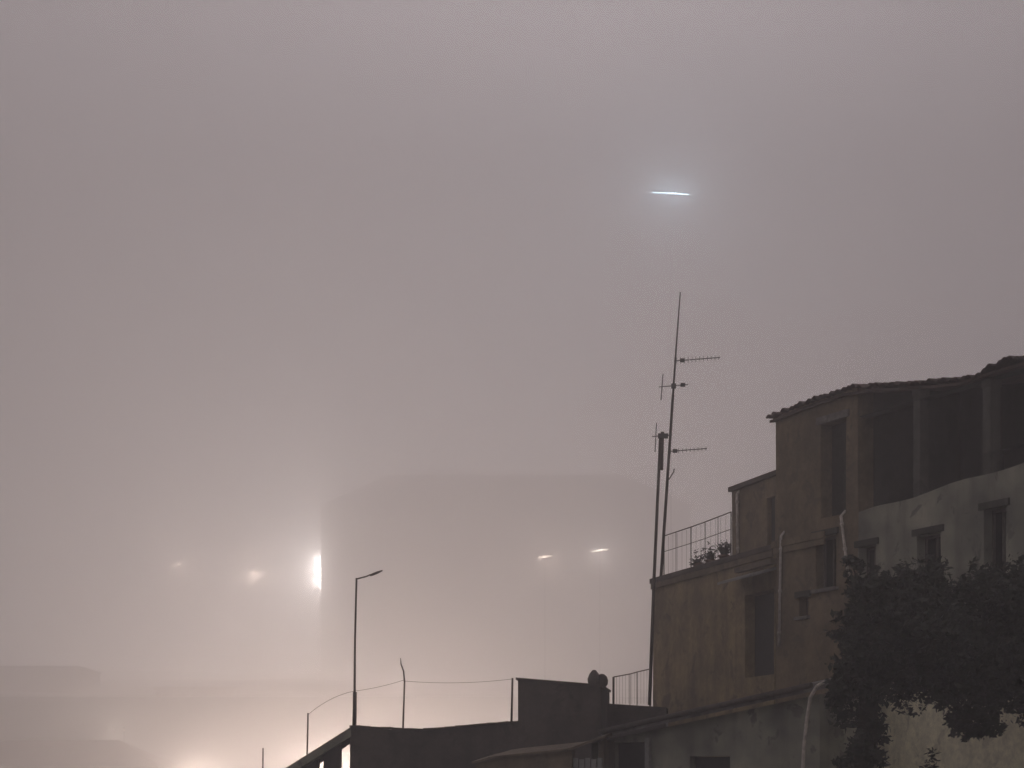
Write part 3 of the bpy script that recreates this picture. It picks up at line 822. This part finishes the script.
for k, (px, Y) in enumerate(((205, 212), (330, 205), (455, 208))):
    x = (px - HX) / F * Y
    e = empty("street_lamp", (x, Y, 0)); tag(e, ("valley street lamp below the church, under the fog glow", "valley street lamp behind the sloping stair canopy", "valley street lamp behind the flat roofed house")[k], "street lamp", "street lamps in the valley street")
    MB().tube([(0, 0, 0), (0, 0, 7.2), (0, -.3, 7.7), (0, -1.0, 7.9)], [.1, .07, .05, .04], 8).build("pole", M["alu"], e)
    hd3 = MB().box(-.2, .2, -1.7, -.9, 7.72, 7.9).build("lamp_head", M["alu"], e)
    MB().box(-.16, .16, -1.65, -.95, 7.66, 7.718).build("lens", M["lamp_warm"], hd3)
    point_light("valley_light", (x, Y - 1.3, 7.2), PW["street"] * (.42, 1.0, .7)[k], WARM)
# lamp on the ridge of the hipped house
rl_ = W(124, 729, 312)
e = empty("lamp_post", Vector((rl_.x, 312, 0))); tag(e, "lamp post glowing behind the dark hipped roof at bottom left", "lamp post")
MB().tube([(0, 0, 0), (0, 0, rl_.z)], .05, 8).build("pole", M["black"], e)
hq = MB().lathe((0, 0, rl_.z), [(.05, .0), (.12, .15), (.12, .2), (.05, .3)], 12).build("shade", M["black"], e)
MB().lathe((0, 0, rl_.z - .3), [(.04, 0), (.09, .1), (.09, .2), (.05, .298)], 12).build("bulb", M["lamp_dim"], hq)
point_light("roof_light", (rl_.x - 1.0, 310.4, rl_.z - .2), PW["roof"], (1, .86, .72))

# ================================================================== AIR
SIG = .0045
hz_ = MB().box(-424, 424, -64, 1324, -1.4, 420)
hm = bpy.data.materials.new("fog"); hm.use_nodes = True; nt = hm.node_tree; nt.nodes.clear()
out = nt.nodes.new("ShaderNodeOutputMaterial"); pv = nt.nodes.new("ShaderNodeVolumePrincipled")
pv.inputs["Color"].default_value = (.93, .905, .92, 1); pv.inputs["Density"].default_value = SIG; pv.inputs["Anisotropy"].default_value = .42
nt.links.new(pv.outputs[0], out.inputs["Volume"])
tag(hz_.build("haze", hm), "night fog filling the air over the town", "haze", kind="stuff")

# ================================================================== SKY, MOON-WEAK SUN, CAMERA
SUN_EL, SUN_AZ = math.radians(22), math.radians(2)
w = bpy.data.worlds.new("World"); S.world = w; w.use_nodes = True
nt = w.node_tree; bg = nt.nodes["Background"]
sky = nt.nodes.new("ShaderNodeTexSky"); sky.sky_type = "NISHITA"; sky.sun_disc = False
sky.sun_elevation = SUN_EL; sky.sun_rotation = SUN_AZ; sky.dust_density = 6; sky.air_density = 1.5
hs = nt.nodes.new("ShaderNodeHueSaturation"); hs.inputs["Saturation"].default_value = .0
mx = nt.nodes.new("ShaderNodeMix"); mx.data_type = "RGBA"; mx.blend_type = "MULTIPLY"; mx.inputs["Factor"].default_value = 1
mx.inputs["B"].default_value = (1.0, .918, .95, 1)
nt.links.new(sky.outputs[0], hs.inputs["Color"]); nt.links.new(hs.outputs[0], mx.inputs["A"]); nt.links.new(mx.outputs["Result"], bg.inputs["Color"])
bg.inputs["Strength"].default_value = .172
sl = bpy.data.lights.new("sun", "SUN"); sl.energy = .05; sl.angle = math.radians(25); sl.color = (1, .95, .9)
so = bpy.data.objects.new("sun", sl); COL.objects.link(so)
so.rotation_euler = (-(math.pi / 2 - SUN_EL), 0, -SUN_AZ)
so.location = (0, -20, 60)

cam = bpy.data.cameras.new("camera"); co = bpy.data.objects.new("camera", cam); COL.objects.link(co)
co.location = (0, 0, ZC); co.rotation_euler = (math.pi / 2, 0, 0)
cam.sensor_fit = "HORIZONTAL"; cam.sensor_width = 36; cam.lens = 36 * F / 1024
cam.shift_y = (HY - 384) / 1024
cam.clip_end = 4000; cam.clip_start = .1
S.camera = co
S.view_settings.view_transform = "Standard"; S.view_settings.look = "None"; S.view_settings.gamma = 1; S.view_settings.exposure = 0
S.view_settings.use_curve_mapping = False
S.cycles.use_denoising = True
S.cycles.volume_bounces = 2
S.cycles.use_adaptive_sampling = True
S.cycles.adaptive_threshold = .03
S.cycles.max_bounces = 6
S.cycles.sample_clamp_indirect = 4
